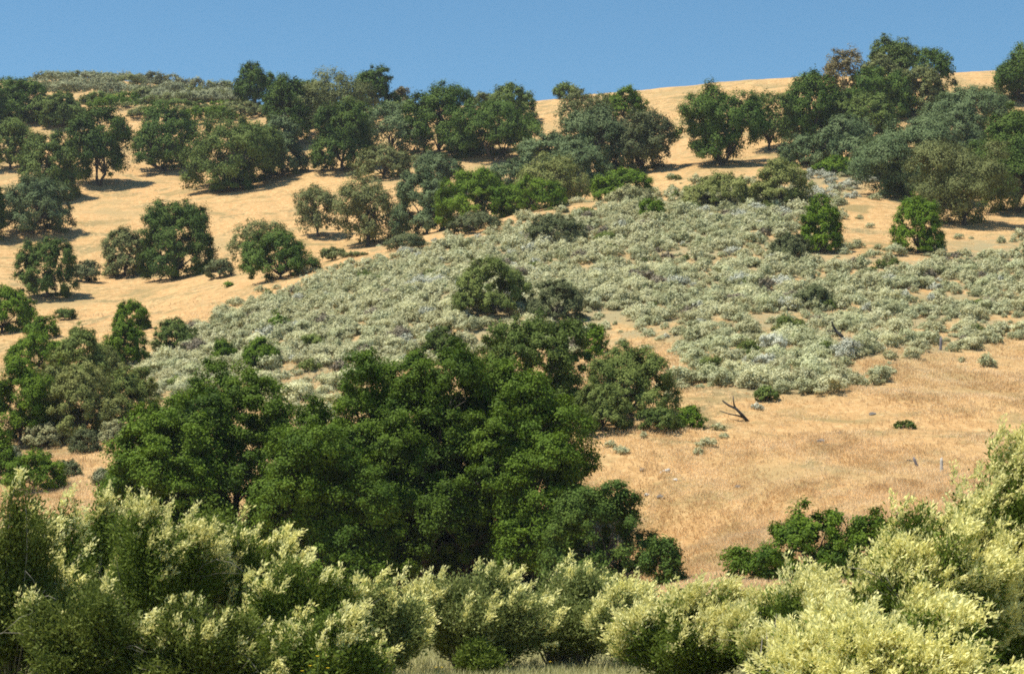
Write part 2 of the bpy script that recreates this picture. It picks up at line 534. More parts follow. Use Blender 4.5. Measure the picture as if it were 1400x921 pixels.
# --- upper right grove
plant(O, 'dark', 1112, 99, 190, 76, 'dark oak on the near side of the ridge grove, under the brown-tipped tree', group=U, cb=.15, nl=22)
plant(O, 'brown', 1156, 68, 150, 56, 'brown-tipped oak rising above the ridge grove into the sky', group=K, lai=1.7, D=268)
plant(O, 'mid', 1226, 50, 150, 64, 'tallest green oak crowning the ridge grove', group=K, cb=.2, D=275)
plant(O, 'dark', 1280, 65, 140, 54, 'dark oak with ragged branch on the outer end of the ridge grove', group=K, cb=.3, lai=1.7)
plant(O, 'dark', 1200, 97, 192, 96, 'broad deep-green oak in the heart of the ridge grove', group=U, nl=24, D=256)
plant(O, 'olive', 1264, 92, 176, 70, 'lighter olive oak in the ridge grove under the ragged dark oak', group=U, D=258)
plant(O, 'mid', 1150, 128, 200, 60, 'mid-green oak low in the ridge grove between two dark oaks', group=U, D=250)
plant(O, 'dark', 1403, 56, 140, 84, 'dark multi-headed oak on the skyline at the right edge', group=K, cb=.16, nl=9, stems=2)
plant(O, 'blue', 1158, 160, 248, 88, 'blue-green oak behind the silvery brush, left of the biggest blue oak', group=U, D=222)
plant(O, 'blue', 1104, 186, 250, 76, 'low blue-green tree behind the taller yellow-green scrub bush', group=U, D=226, cb=.05)
plant(E, 'bright', 1140, 214, 256, 60, 'low bright bush tucked under the blue-green oaks by silvery brush', 'shrub', B, D=216)
plant(O, 'blue', 1244, 164, 274, 142, 'biggest blue-green oak, sloping crown and short dark trunk', group=U, cb=.12, nl=30)
plant(O, 'blue', 1322, 122, 220, 128, 'wide blue-green oak above the dome-shaped olive oak', group=U, D=232, nl=26)
plant(O, 'olive', 1344, 118, 160, 60, 'faint grey-olive tree peeking over the wide blue-green oak to the bare ridge', group=U, D=262, lai=1.4)
plant(O, 'dark', 1392, 150, 292, 96, 'dark shady oak filling the right edge behind the dome-shaped olive oak', group=U, nl=24)
plant(O, 'olive', 1318, 197, 308, 138, 'dome-shaped olive-grey oak on a single trunk at the right', group=U, cb=.18, nl=34, lobes=(.18, .30), lai=2.3)
plant(E, 'bright', 1123, 268, 346, 54, 'tall dark-green bush alone in the sage, left one of a pair', 'shrub', B)
plant(E, 'bright', 1255, 270, 347, 66, 'rounded dark-green bush below the dome-shaped olive oak', 'shrub', B)
# --- trees filling the belts behind
plant(O, 'mid', 250, 138, 190, 70, 'mid-green oak under the scrub knoll, second row behind the leaning-trunk oak', group=U, D=322)
plant(O, 'bright', 290, 148, 196, 72, 'fresh-green oak just above the crown of the wide mid-green oak', group=U, D=312)
plant(O, 'mid', 62, 134, 180, 60, 'mid-green oak half hidden between two dark oaks at the far left', group=U, D=318)
plant(O, 'olive', 238, 130, 172, 66, 'dull olive oak topping the belt below the scrub knoll', group=U, D=334)
plant(O, 'mid', 420, 112, 180, 64, 'mid-green oak beside the deep green oak with dark trunk', group=U, D=308)
plant(O, 'bright', 152, 136, 176, 66, 'bright oak rising straight behind the tall dark oak on two trunks', group=U, D=330)
plant(O, 'mid', 100, 142, 186, 70, 'mid-green oak behind the tall dark oak on two trunks', group=U, D=316)
plant(O, 'olive', 178, 146, 186, 60, 'olive oak behind the tall dark oak, next to the bare grassy gully', group=U, D=328)
plant(O, 'mid', 436, 130, 196, 60, 'mid-green oak wedged under the pale olive skyline oak', group=U, D=300)
plant(O, 'mid', 552, 140, 200, 60, 'mid-green oak behind the grey-green open oak', group=U, D=300)
plant(O, 'olive', 566, 214, 250, 50, 'faded olive oak squeezed beside the blue-grey round-headed oak', group=U, D=262)
plant(O, 'blue', 690, 222, 270, 84, 'blue-grey low oak behind the large bright-green billowing bush', group=U, D=232)
plant(O, 'blue', 790, 190, 262, 90, 'blue-green drooping crown below the broad oak with the bare leaning trunk', group=U, D=226)
plant(O, 'mid', 1180, 130, 215, 90, 'mid-green oak in the lower heart of the ridge grove', group=U, D=244)
plant(O, 'olive', 1210, 78, 170, 60, 'olive oak directly under the tallest oak of the ridge grove', group=U, D=266)
plant(O, 'blue', 1205, 190, 262, 84, 'blue-green skirt oak on the left flank of the biggest blue-green oak', group=U, D=212)
plant(O, 'blue', 1300, 150, 240, 90, 'blue-green oak between the biggest blue-green oak and the right edge', group=U, D=226)
plant(O, 'dark', 1358, 190, 292, 80, 'dark oak in shade right behind the dome-shaped olive oak', group=U, D=205)
plant(O, 'mid', 1090, 150, 200, 46, 'small mid-green oak between the lone dark oak and the ridge grove', group=U, D=248)
# --- left grass slope
plant(E, 'dark', 63, 328, 408, 78, 'dark round bush on golden grass with a short shadow, left edge slope', 'shrub', B, nl=22)
plant(E, 'grey', 117, 356, 385, 36, 'small grey-green bush beside the dark round bush on golden grass', 'shrub', B)
plant(O, 'olive', 171, 312, 378, 60, 'low olive tree leaning against the big dark-olive rounded tree', group=U, cb=.02)
plant(O, 'dark', 242, 275, 382, 94, 'big dark rounded tree alone on the open golden slope', group=U, cb=.02, nl=34, lai=3.8)
plant(E, 'grey', 300, 354, 380, 36, 'small grey bush in the shadow of the big dark rounded tree', 'shrub', B)
plant(E, 'mid', 88, 421, 437, 30, 'tiny low bush on golden grass below the dark round bush', 'shrub', B)
plant(E, 'bright', 313, 385, 393, 13, 'very small green tuft alone on the grass near the sage corner', 'shrub', B)
# --- left gully
G = 'bushes crowding the gully at the left'
plant(O, 'bright', 2, 388, 500, 84, 'dark green tree cut by the left edge at the top of the gully', group=G, D=158, cb=.05)
plant(E, 'bright', 57, 432, 462, 44, 'small bright bush beside the cut-off tree at the top of the gully', 'shrub', G)
plant(E, 'bright', 180, 411, 452, 48, 'bright green bush topping the tall gully clump next to the sage', 'shrub', G)
plant(E, 'bright', 170, 438, 506, 64, 'dense bright bush directly below the topmost gully bush by the sage', 'shrub', G)
plant(E, 'mid', 239, 435, 480, 60, 'olive-green round bush standing in the left part of the sage', 'shrub', B)
plant(E, 'bright', 305, 464, 498, 38, 'small twin-topped green bush in the sage, left of another', 'shrub', B)
plant(E, 'bright', 358, 462, 504, 52, 'green dome bush in the sage above the left near oak', 'shrub', B)
plant(E, 'bright', 383, 429, 452, 30, 'tiny bright bush in the sage below the big dark corner bush', 'shrub', B)
plant(E, 'bright', 50, 456, 508, 90, 'rounded bright bush in the gully just below the cut-off tree', 'shrub', G)
plant(E, 'olivegreen', 110, 448, 530, 84, 'dusty olive bush in the middle of the gully tangle', 'shrub', G)
plant(E, 'yellow', 140, 472, 540, 60, 'cream-tipped bush behind the olive-flowered bush in the gully', 'shrub', G, D=132)
plant(E, 'bright', 28, 496, 600, 96, 'large shaded green bush low in the gully on the left edge', 'shrub', G, D=108)
plant(E, 'yellow', 70, 500, 570, 66, 'yellow-green flowering bush between the shaded bush and olive-flowered bush', 'shrub', G, D=112)
plant(E, 'yellow', 112, 500, 598, 108, 'olive bush sprinkled with cream flowers, largest in the gully', 'shrub', G, D=108, nl=24)
plant(E, 'olivegreen', 176, 506, 590, 86, 'green bush on the gully rim beside the lower tongue of sage', 'shrub', G, D=110)
plant(E, 'bright', 48, 616, 672, 76, 'dark-green bush on bare soil below the gully, above flowering shrubs', 'shrub', G)
plant(E, 'bright', -4, 588, 660, 60, 'green bush cut by the left edge above the flowering shrubs', 'shrub', G)
plant(E, 'grey', 116, 588, 618, 46, 'grey-green low bush at the bottom rim of the gully tangle', 'shrub', G)
plant(E, 'grey', 94, 628, 654, 34, 'small faded grey bush beside the dark-green bush on bare soil', 'shrub', G)
plant(E, 'pale', 64, 580, 612, 64, 'pale grey-green low bush on the lower rim of the gully tangle, furthest left', 'shrub', G)
plant(E, 'pale', 158, 574, 606, 44, 'pale sage-like bush between the gully tangle and the near oak clump', 'shrub', G)
plant(E, 'knoll', 12, 610, 648, 50, 'faded bush on bare soil behind the dark-green bush by the left edge', 'shrub', G)
plant(E, 'knoll', 140, 640, 664, 30, 'small faded bush at the edge of the bare soil beside the low outer oak', 'shrub', G)
# --- bushes in the sage
plant(E, 'olivegreen', 674, 355, 430, 108, 'large olive-green bush in the middle of the sage', 'shrub', B, nl=22)
plant(E, 'grey', 760, 384, 437, 78, 'dark grey-green bush next to the large bush in mid-sage', 'shrub', B)
plant(E, 'grey', 762, 294, 330, 76, 'dull olive flat bush near the top rim of the sage', 'shrub', B)
plant(E, 'bright', 815, 443, 488, 34, 'small upright bright bush in sparse sage above the near oaks', 'shrub', B)
plant(E, 'nearolive', 606, 446, 488, 60, 'yellowish-olive bush at the lower side of the sage above the central oak', 'shrub', B)
plant(E, 'grey', 1114, 389, 420, 54, 'dark-centred grey bush among the right-hand sage', 'shrub', B)
plant(E, 'grey', 1080, 318, 352, 50, 'grey-olive bush beside the left dark-green bush in the sage', 'shrub', B)
plant(E, 'mid', 1048, 527, 548, 32, 'dark little bush under pale sage near the forked dead branch', 'shrub', B)
plant(E, 'olivegreen', 862, 474, 568, 122, 'big rounded olive bush on the bank right of the near oaks', 'shrub', B, nl=26)
plant(E, 'olivegreen', 824, 527, 590, 78, 'lower olive bush joined to the big rounded bush on the bank', 'shrub', B, nl=20)
plant(E, 'mid', 903, 557, 592, 58, 'flat dark bush on golden grass below the big rounded bush', 'shrub', B)
plant(E, 'bright', 944, 554, 586, 38, 'small bright round bush touching the flat dark bush on golden grass', 'shrub', B)
plant(E, 'mid', 1238, 574, 586, 28, 'tiny green tuft alone on the golden grass slope', 'shrub', B)
# --- near oaks
NG = 'big near oaks in the wash'
NO = dict(group=NG, px=1.4, lai=4.3, sprig=.27, rnd=.75, cover=1.2)
plant(O, 'nearolive', 726, 437, 640, 158, 'paler tall oak rising behind the central near oaks', D=93, cb=.05, nl=26, lobes=(.2, .34), **NO)
plant(O, 'near', 316, 504, 760, 224, 'wide near oak on the left of the dark clump, sunlit rounded crown', D=80, cb=.02, nl=52, cone=.12, lobes=(.19, .32), **NO)
plant(O, 'near', 226, 562, 740, 170, 'low outer oak at the left end of the dark clump', D=77, nl=38, lobes=(.16, .28), cone=.2, **NO)
plant(O, 'near', 515, 490, 850, 214, 'tall near oak beside the gap of bare soil, left half of the central mass', D=78, cb=.14, nl=54, lobes=(.18, .31), stems=2, **NO)
plant(O, 'near', 612, 484, 850, 215, 'tallest dark oak in the centre of the near clump', D=76, cb=.15, nl=60, lobes=(.17, .30), stems=3, **NO)
plant(O, 'near', 438, 590, 830, 190, 'dark oak in front of the gap, left of the tallest near oak', D=71, cb=.22, nl=46, lobes=(.18, .31), stems=2, **NO)
plant(O, 'near', 706, 510, 830, 190, 'dense bright-topped oak on the right flank of the tallest near oak', D=77, cb=.12, nl=52, lobes=(.18, .31), stems=2, **NO)
plant(O, 'near', 748, 590, 800, 128, 'smaller lit oak at the outer edge of the near clump above golden grass', D=73, cb=.05, nl=32, lobes=(.14, .27), **NO)
plant(O, 'dark', 590, 640, 840, 230, 'shaded oak deep inside the dark hollow below the tallest near oak', D=84, cb=.03, nl=34, lobes=(.16, .3), stems=2, **NO)
plant(O, 'dark', 500, 690, 840, 170, 'shaded low oak at the back of the dark hollow, beside the pale upright shrub', D=82, cb=.03, nl=30, lobes=(.16, .3), **NO)
plant(O, 'dark', 818, 662, 812, 140, 'dark low oak at the right foot of the near clump', group=NG, D=66, cb=.03, nl=28, px=1.45, lai=3.4, sprig=.25, rnd=.7, cover=1.1)
plant(O, 'dark', 908, 735, 810, 58, 'small dark oak at the very right tip of the near clump', group=NG, D=62, cb=.02, px=1.45, lai=3.4, sprig=.22, rnd=.7, cover=1.1)
plant(E, 'near', 1112, 688, 800, 108, 'green oak bush behind the flowering shrubs at lower right, larger', 'shrub', B, D=58, nl=24, px=1.4, lai=3.4, sprig=.20, rnd=.7, cover=1.2)
plant(E, 'near', 1184, 700, 775, 70, 'green oak bush behind the flowering shrubs, rounded right-hand one', 'shrub', B, D=58, nl=16, px=1.4, lai=3.4, sprig=.20, rnd=.7, cover=1.2)
plant(E, 'near', 1040, 745, 812, 90, 'low green oak bush at the left foot of the lower-right clump', 'shrub', B, D=57, nl=18, px=1.4, lai=3.4, sprig=.20, rnd=.7, cover=1.2)

# --- far knoll scrub at the left skyline
_r = random.Random(5)
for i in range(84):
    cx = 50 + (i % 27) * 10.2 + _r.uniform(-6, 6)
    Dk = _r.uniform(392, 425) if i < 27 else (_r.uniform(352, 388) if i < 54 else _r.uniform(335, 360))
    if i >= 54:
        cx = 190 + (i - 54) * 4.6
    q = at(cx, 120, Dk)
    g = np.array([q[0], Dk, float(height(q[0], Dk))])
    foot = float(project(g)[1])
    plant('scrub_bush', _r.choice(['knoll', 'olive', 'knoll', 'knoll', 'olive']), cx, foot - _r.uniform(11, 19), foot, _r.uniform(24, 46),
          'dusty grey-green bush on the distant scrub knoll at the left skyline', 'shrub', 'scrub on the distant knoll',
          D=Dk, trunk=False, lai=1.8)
print('leaves so far', NLEAF[0])

# ------------------------------------------------------------------ shoot-built shrubs (foreground willowy shrubs, sage)
def shoots(W, D, H, n, k, leaf_l, leaf_w, rng, nclump=22, t0=.35, spread=.5, side=.06, upright=.5, lump=.25):
    """leafy shoots fanning from the base; returns leaf quads, tint, shoot ends, shoot curves"""
    az = rng.uniform(0, 2 * PI, nclump)
    rho = np.sqrt(rng.uniform(0, 1, nclump)) * .92
    topz = H * (1 - .55 * rho ** 2.4) * rng.uniform(1 - lump, 1.02, nclump)
    zz = topz * rng.uniform(.55, 1, nclump) ** .5
    CE = np.stack([rho * np.cos(az) * W / 2, rho * np.sin(az) * D / 2, zz], 1)
    ci = rng.integers(0, nclump, n)
    E_ = CE[ci] + rng.normal(size=(n, 3)) * np.array([W, D, H]) * .5 * spread * .36
    E_[:, 2] = np.clip(E_[:, 2], .08 * H, H * 1.02)
    P0 = np.stack([E_[:, 0] * .22, E_[:, 1] * .22, np.zeros(n)], 1)
    P1 = np.stack([E_[:, 0] * upright, E_[:, 1] * upright, E_[:, 2] * .75], 1) + rng.normal(size=(n, 3)) * .05 * H
    t = t0 + (1 - t0) * rng.uniform(0, 1, (n, k)) ** .8
    tt = t[..., None]
    Q = (1 - tt) ** 2 * P0[:, None] + 2 * tt * (1 - tt) * P1[:, None] + tt ** 2 * E_[:, None]
    T = unit(2 * (1 - tt) * (P1 - P0)[:, None] + 2 * tt * (E_ - P1)[:, None])
    Q = Q.reshape(-1, 3)
    T = T.reshape(-1, 3)
    m = len(Q)
    Q = Q + rng.normal(size=(m, 3)) * side
    Q[:, 2] = np.maximum(Q[:, 2], .02)
    d = unit(T + 1.15 * rand_dir(rng, m) + [0, 0, .15])
    v = unit(np.cross(d, rand_dir(rng, m)))
    L = (leaf_l * rng.uniform(.6, 1.35, m))[:, None]
    w = (leaf_w * rng.uniform(.7, 1.3, m))[:, None]
    V = np.stack([Q, Q + .45 * L * d - .5 * w * v, Q + L * d, Q + .45 * L * d + .5 * w * v], 1)
    ct = rng.uniform(0, 1, nclump)
    tint = np.clip(np.repeat(.3 * ct[ci] + .25 * rng.uniform(0, 1, n), k) + .45 * rng.uniform(0, 1, m), 0, 1)
    return V, tint, P0, P1, E_, ci


def flowering_shrub(cx, top, D, w, style, label, bloom=.4, base=915, n=900, k=66, depth=.8, stem='pale', sweep=.5, nclump=20, lump=.25, spread=.32, arch=0):
    COUNT[0] += 1
    rng = np.random.default_rng(int(abs(cx) * 31 + top * 13) + 9)
    q = at(cx, base, D)
    P0w = np.array([q[0], D, float(height(q[0], D))])
    H = at(cx, top, D)[2] - P0w[2]
    W = w * D / FPX
    V, tint, P0, P1, E_, ci = shoots(W, W * depth, H, n, k, .082, .026, rng, nclump=nclump, t0=.30, side=.07, lump=lump, spread=spread)
    root = empty('flowering_shrub', P0w)
    tag(root, label, 'shrub', 'cream-flowered shrubs at the meadow edge')
    link(bpy.data.objects.new('foliage', quad_mesh('foliage', V, tint, PAL[style])), root)
    NLEAF[0] += len(V)
    # cream plumes on the shoots that end in the light
    out = (E_[:, 0] / (W / 2)) ** 2 + (E_[:, 1] / (W * depth / 2)) ** 2 + (E_[:, 2] / H) ** 2
    cb_ = np.clip(rng.normal(.95, .75, nclump), .08, 2.2)[ci]
    sel = np.nonzero((rng.uniform(size=len(E_)) < bloom * cb_ * np.clip((out - .35) / .6, 0.05, 1)) & (E_[:, 2] > .22 * H))[0]
    if len(sel):
        kb = 58
        t = rng.uniform(0, 1, (len(sel), kb))
        plume = rng.uniform(.14, .36, len(sel))
        Td = unit(unit(E_[sel] - P1[sel] + [0, 0, .35 * H]) + rng.normal(size=(len(sel), 3)) * .3 + [sweep, 0, 0])
        Qb = E_[sel][:, None] + Td[:, None] * (t * plume[:, None])[..., None]
        Qb = Qb.reshape(-1, 3) + rng.normal(size=(len(sel) * kb, 3)) * .030
        m = len(Qb)
        d = unit(np.repeat(Td, kb, 0) + .8 * rand_dir(rng, m))
        v = unit(np.cross(d, rand_dir(rng, m)))
        L = (.066 * rng.uniform(.6, 1.4, m))[:, None]
        wv = (.024 * rng.uniform(.6, 1.4, m))[:, None]
        Vb = np.stack([Qb, Qb + .5 * L * d - .5 * wv * v, Qb + L * d, Qb + .5 * L * d + .5 * wv * v], 1)
        tb = np.clip(np.repeat(.5 * rng.uniform(0, 1, len(sel)), kb) + .5 * rng.uniform(0, 1, m), 0, 1)
        link(bpy.data.objects.new('blossom', quad_mesh('blossom', Vb, tb, PAL['bloom'])), root)
        NLEAF[0] += m
    s = Solid()
    for i in rng.permutation(n)[:70]:
        r = rng.uniform(.010, .020)
        pts = []
        for tq in (0, .3, .6, .85, 1):
            pts.append((1 - tq) ** 2 * P0[i] + 2 * tq * (1 - tq) * P1[i] + tq ** 2 * E_[i] - [0, 0, .1 * (tq == 0)])
        s.tube(pts, [r * 1.3, r, r * .7, r * .45, r * .2], 5)
    for q in range(arch):
        a = rng.uniform(-1, 1)
        e = np.array([a * W * .62, -rng.uniform(.25, .5) * W * depth, H * rng.uniform(.25, .75)])
        p0 = np.array([a * .1 * W, -.1, 0])
        m1 = np.array([a * W * .22, -.2 * W * depth, H * rng.uniform(.5, .85)])
        r = rng.uniform(.008, .014)
        pts = [(1 - u) ** 2 * p0 + 2 * u * (1 - u) * m1 + u * u * e for u in np.linspace(0, 1, 8)]
        s.tube(pts, np.linspace(r, r * .3, 8), 6)
        for z in (3, 5):
            e2 = pts[z] + rng.normal(size=3) * [.35, .2, .25] + [a * .3, -.1, .1]
            s.tube([pts[z], (pts[z] + e2) / 2 + [0, 0, .06], e2], [r * .5, r * .35, r * .15], 5)
    link(bpy.data.objects.new('stem', s.mesh('stem', PALEBARK if stem == 'pale' else BARK)), root)
    print(f'{COUNT[0]:3d} flowering_shrub {cx} H={H:.1f} W={W:.1f} leaves={len(V)} plumes={len(sel)}')
    return root


F = flowering_shrub
F(10, 650, 27, 180, 'willowdark', 'tall dark leafy shrub at the lower-left corner, few cream tips', .10, lump=.5, base=950, n=900, arch=1)
F(58, 656, 29, 130, 'willow', 'mid-sized shrub with cream tips left of the slender spire, below bare soil', .18, n=750, nclump=14, lump=.35, base=935)
F(128, 640, 33, 60, 'willow', 'slender shrub spire before the bare soil patch at left', .3, n=260, nclump=8, spread=.3)
F(210, 658, 31, 230, 'willow', 'broad shrub with cream plumes on top below the left near oak', .24, n=1200, lump=.45, arch=2)
F(112, 775, 26, 230, 'willowdark', 'dark green twiggy shrub low at the bottom left', .06, n=850, base=950, lump=.55, arch=2)
F(340, 676, 32, 130, 'willow', 'upright shrub with tall cream plumes against the left near oak', .2, n=640, nclump=13, lump=.45)
F(285, 815, 26, 240, 'willowdark', 'deep green shrub with arching pale twigs, bottom left of centre', .07, n=850, base=945, lump=.55, arch=2)
F(405, 768, 29, 200, 'willow', 'green shrub with scattered plumes left of the dark hollow under the oaks', .15, n=950, lump=.45, base=925, arch=1)
F(520, 795, 30, 130, 'willowpale', 'pale upright shrub at the right side of the dark hollow', .18, n=560, nclump=14)
F(455, 838, 26, 150, 'willow', 'small cream-topped shrub in front of the dark hollow', .28, n=560, nclump=13, base=930)
F(650, 772, 32, 200, 'willowpale', 'rounded pale grey-green shrub in the middle of the meadow edge', .14, n=1100, lump=.3, spread=.4)
F(775, 768, 33, 210, 'willowpale', 'rounded pale shrub right of the middle, before the dark low oak', .13, n=1150, lump=.3, spread=.4)
F(868, 808, 32, 140, 'willowpale', 'small pale shrub between the middle shrubs and the bright flowering ones', .25, n=640, nclump=16)
F(950, 798, 28, 190, 'willow', 'low cream-yellow shrub, first of the bright flowering ones', 1.4, n=950, base=935, lump=.3)
F(1078, 795, 26, 190, 'willow', 'cream-flowered shrub with dead stalks in front', 1.2, n=800, base=940, lump=.4, arch=2)
F(1180, 752, 27, 220, 'willow', 'cream-covered shrub in front of the rounded green oak bush', 1.1, n=1050, base=945, lump=.4)
F(1285, 692, 25, 220, 'willow', 'densely flowered tall shrub left of the corner shrub', .9, n=1100, base=950, lump=.45, arch=2)
F(1396, 606, 26, 210, 'willow', 'tallest cream-flowered shrub at the right edge', .8, n=1250, base=950, lump=.55, spread=.5, arch=2)
F(1325, 688, 26, 200, 'willow', 'cream-flowered shrub joining the corner shrub to its lower neighbour', .9, n=950, base=950, lump=.55, spread=.5)
F(1240, 830, 22, 360, 'willow', 'low blooming shrub along the bottom right corner, in front', 1.0, n=1150, base=960, lump=.5)
F(655, 880, 31, 70, 'willow', 'tiny leafy bright-green shrub at the brink of the meadow grass', 0.02, n=200, nclump=10, base=908)
print('leaves so far', NLEAF[0])

# ------------------------------------------------------------------ sage scrub
POLY_SAGE = np.array([(192, 505), (235, 470), (330, 425), (430, 384), (560, 348), (700, 312), (820, 288), (900, 275), (985, 262), (1090, 262),
                      (1108, 240), (1175, 236), (1180, 262), (1110, 285), (1100, 330), (1160, 352), (1260, 345), (1330, 325), (1410, 322), (1410, 440), (1330, 486),
                      (1200, 478), (1150, 535), (1060, 545), (985, 530), (930, 505), (925, 470), (850, 468), (770, 480), (700, 470), (640, 488),
                      (570, 500), (480, 528), (430, 600), (395, 560), (330, 520), (220, 560)])
SPARSE = [((1160, 290, 1410, 365), .30), ((640, 425, 930, 500), .38), ((1150, 345, 1410, 490), .68), ((900, 430, 1200, 545), .62), ((380, 500, 480, 600), .45),
          ((780, 340, 870, 372), .55), ((1090, 225, 1200, 275), .5)]


def in_poly(px, py, poly):
    ins = np.zeros(px.shape, bool)
    j = len(poly) - 1
    for i in range(len(poly)):
        xi, yi = poly[i]
        xj, yj = poly[j]
        c = ((yi > py) != (yj > py)) & (px < (xj - xi) * (py - yi) / (yj - yi + 1e-12) + xi)
        ins ^= c
        j = i
    return ins


def sage_variant(style, seed, far=False):
    rng = np.random.default_rng(seed)
    W, H = rng.uniform(1.15, 1.9), rng.uniform(.6, .9)
    lf = .095 if far else .05
    V, tint, _ = crown_leaves(W, W * rng.uniform(.8, 1), H, 0, rng, lf, 1.7 if far else 2.6, 6, .15, .28, .46, rnd=.6)
    return V, tint


rng = np.random.default_rng(21)
# candidate spots: jittered grid over the hillside
gx, gy = np.meshgrid(np.arange(-75, 75, .86), np.arange(92, 235, .86))
gx = gx.ravel() + rng.uniform(-.5, .5, gx.size)
gy = gy.ravel() + rng.uniform(-.5, .5, gy.size)
gz = height(gx, gy)
px_, py_ = project(np.stack([gx, gy, gz], 1))
ok = in_poly(px_ + rng.normal(size=px_.shape) * np.where(px_ > 850, 26, 12), py_ + rng.normal(size=px_.shape) * np.where(px_ > 850, 12, 6), POLY_SAGE)
dens = np.where(px_ > 880, .80, 1.15)
for (x0, y0, x1, y1), dd in SPARSE:
    m = (px_ > x0) & (px_ < x1) & (py_ > y0) & (py_ < y1)
    dens[m] = np.minimum(dens[m], dd)
patch = np.zeros(len(gx))
for kx, ky, ph, a in WAVES[:18]:
    patch += np.sin(kx * 1.3 * gx + ky * 1.3 * gy + ph * 2.1)
dens = np.clip(dens - .20 * np.clip(patch / 3 - .5, 0, 2), 0, 1)
ok &= rng.uniform(size=len(gx)) < dens
# stray sage outside the thicket
EXTRA = [(990, 600), (965, 612), (955, 625), (982, 588), (1008, 582), (835, 612), (850, 622), (900, 535), (915, 545), (1035, 560), (95, 600),
         (60, 600), (40, 598), (150, 596), (128, 606), (75, 604), (215, 570), (200, 590), (235, 580), (190, 610), (940, 520), (880, 600), (760, 590), (1295, 480), (1330, 478),
         (1060, 532), (1085, 524), (1110, 520), (1135, 526), (1150, 508), (1175, 300), (1190, 312), (1090, 505), (1205, 255), (1160, 250), (1140, 252)]
sel = np.nonzero(ok)[0]
spots = [(gx[i], gy[i], gz[i], px_[i], py_[i], float(.26 + 1.15 * rng.beta(1.3, 2.2))) for i in sel]
for ex, ey in EXTRA:
    p = cast(ex, ey)
    spots.append((p[0], p[1], p[2], ex, ey, float(rng.uniform(.28, .6))))
patch2 = lambda x, y: sum(math.sin(kx * .8 * x + ky * .8 * y + ph * 3.7) for kx, ky, ph, a in WAVES[9:18])
spots = [q for q in spots if not any(abs(q[3] - ax) < 17 and -4 < q[4] - ay < 16 for ax, ay in ((1012, 574), (1147, 466), (1286, 479), (1250, 347), (1123, 346), (815, 488)))]
spots.sort(key=lambda s: -s[5] / s[1])
print('sage shrubs', len(spots))
VARS = {}
for st, nv in (('sage', 6), ('sagegreen', 5), ('silver', 3), ('dry', 3), ('olivegreen', 2)):
    VARS[st] = [quad_mesh('sage_bush', *sage_variant(st, 300 + i + hash_), PAL[st]) for i, hash_ in zip(range(nv), (0, 50, 100, 150, 200, 250))]
FARV = {st: [sage_variant(st, 900 + i, far=True) for i in range(5)] for st in ('sage', 'sagegreen', 'silver', 'dry', 'olivegreen')}
SAGE_LABEL = {'sage': 'low buff-green sage bush at the nearer fringe of the sage slope',
              'sagegreen': 'low grey-green sage bush at the nearer fringe of the sage slope',
              'silver': 'low silvery-white sage bush at the nearer fringe of the sage slope'}
SAGE_LABEL['dry'] = 'low dead-looking brownish bush at the nearer fringe of the sage slope'
SAGE_LABEL['olivegreen'] = 'low leaf-green herb bush at the nearer fringe of the sage slope'
SAGE_GROUP = {'dry': 'dry brownish bushes in the sage', 'olivegreen': 'leaf-green herb bushes in the sage', 'sage': 'buff-green sage bushes', 'sagegreen': 'grey-green sage bushes', 'silver': 'silvery sage bushes'}


def sage_style(s):
    x, y, z, px, py, sc = s
    if 1090 < px < 1190 and 230 < py < 275 and rng.uniform() < .8:
        return 'silver'
    v = patch2(x, y)
    if v > 6.4 or rng.uniform() < .03:
        return 'silver'
    u = rng.uniform()
    if u < .022:
        return 'dry'
    if u < .045:
        return 'olivegreen'
    return 'sagegreen' if rng.uniform() < (.5 if px > 900 else .25) else 'sage'


far_parts = {st: ([], []) for st in FARV}
for i, s in enumerate(spots):
    st = sage_style(s)
    ang = rng.uniform(0, 2 * PI)
    sc = s[5]
    if i < 300:
        me = VARS[st][rng.integers(len(VARS[st]))]
        o = bpy.data.objects.new('sage_bush', me)
        o.location = (s[0], s[1], s[2] - .03)
        o.rotation_euler = (rng.uniform(-.08, .08), rng.uniform(-.08, .08), ang)
        o.scale = (sc, sc, sc * rng.uniform(.8, 1.2))
        tag(o, SAGE_LABEL[st], 'shrub', SAGE_GROUP[st])
        C.objects.link(o)
    else:
        V, t = FARV[st][rng.integers(5)]
        ca, sa = math.cos(ang) * sc, math.sin(ang) * sc
        R = np.array([[ca, -sa, 0], [sa, ca, 0], [0, 0, sc * rng.uniform(.8, 1.2)]])
        far_parts[st][0].append(V @ R.T + [s[0], s[1], s[2] - .03])
        far_parts[st][1].append(np.clip(t + rng.uniform(-.2, .2), 0, 1))
allV = np.concatenate([np.concatenate(far_parts[st][0]) for st in FARV])
allT = np.concatenate([np.concatenate(far_parts[st][1]) for st in FARV])
midx = np.concatenate([np.full(sum(len(v) for v in far_parts[st][0]), k, np.int32) for k, st in enumerate(FARV)])
me = quad_mesh('sage_scrub', allV, allT, PAL['sage'])
me.materials.append(PAL['sagegreen'])
me.materials.append(PAL['silver'])
me.materials.append(PAL['dry'])
me.materials.append(PAL['olivegreen'])
me.polygons.foreach_set('material_index', midx)
o = bpy.data.objects.new('sage_scrub', me)
o['kind'] = 'stuff'
tag(o, 'dense pale grey-green sage scrub covering the middle of the slope', 'scrub')
C.objects.link(o)
NLEAF[0] += len(allV)
print('leaves so far', NLEAF[0])

# ------------------------------------------------------------------ dead wood, post, stones, stalks, flowers
def solid_obj(name, s, mat, P, label, cat, group=None, smooth_=True):
    o = bpy.data.objects.new(name, s.mesh(name, mat, smooth_))
    o.location = [float(v) for v in P]
    tag(o, label, cat, group)
    return link(o)


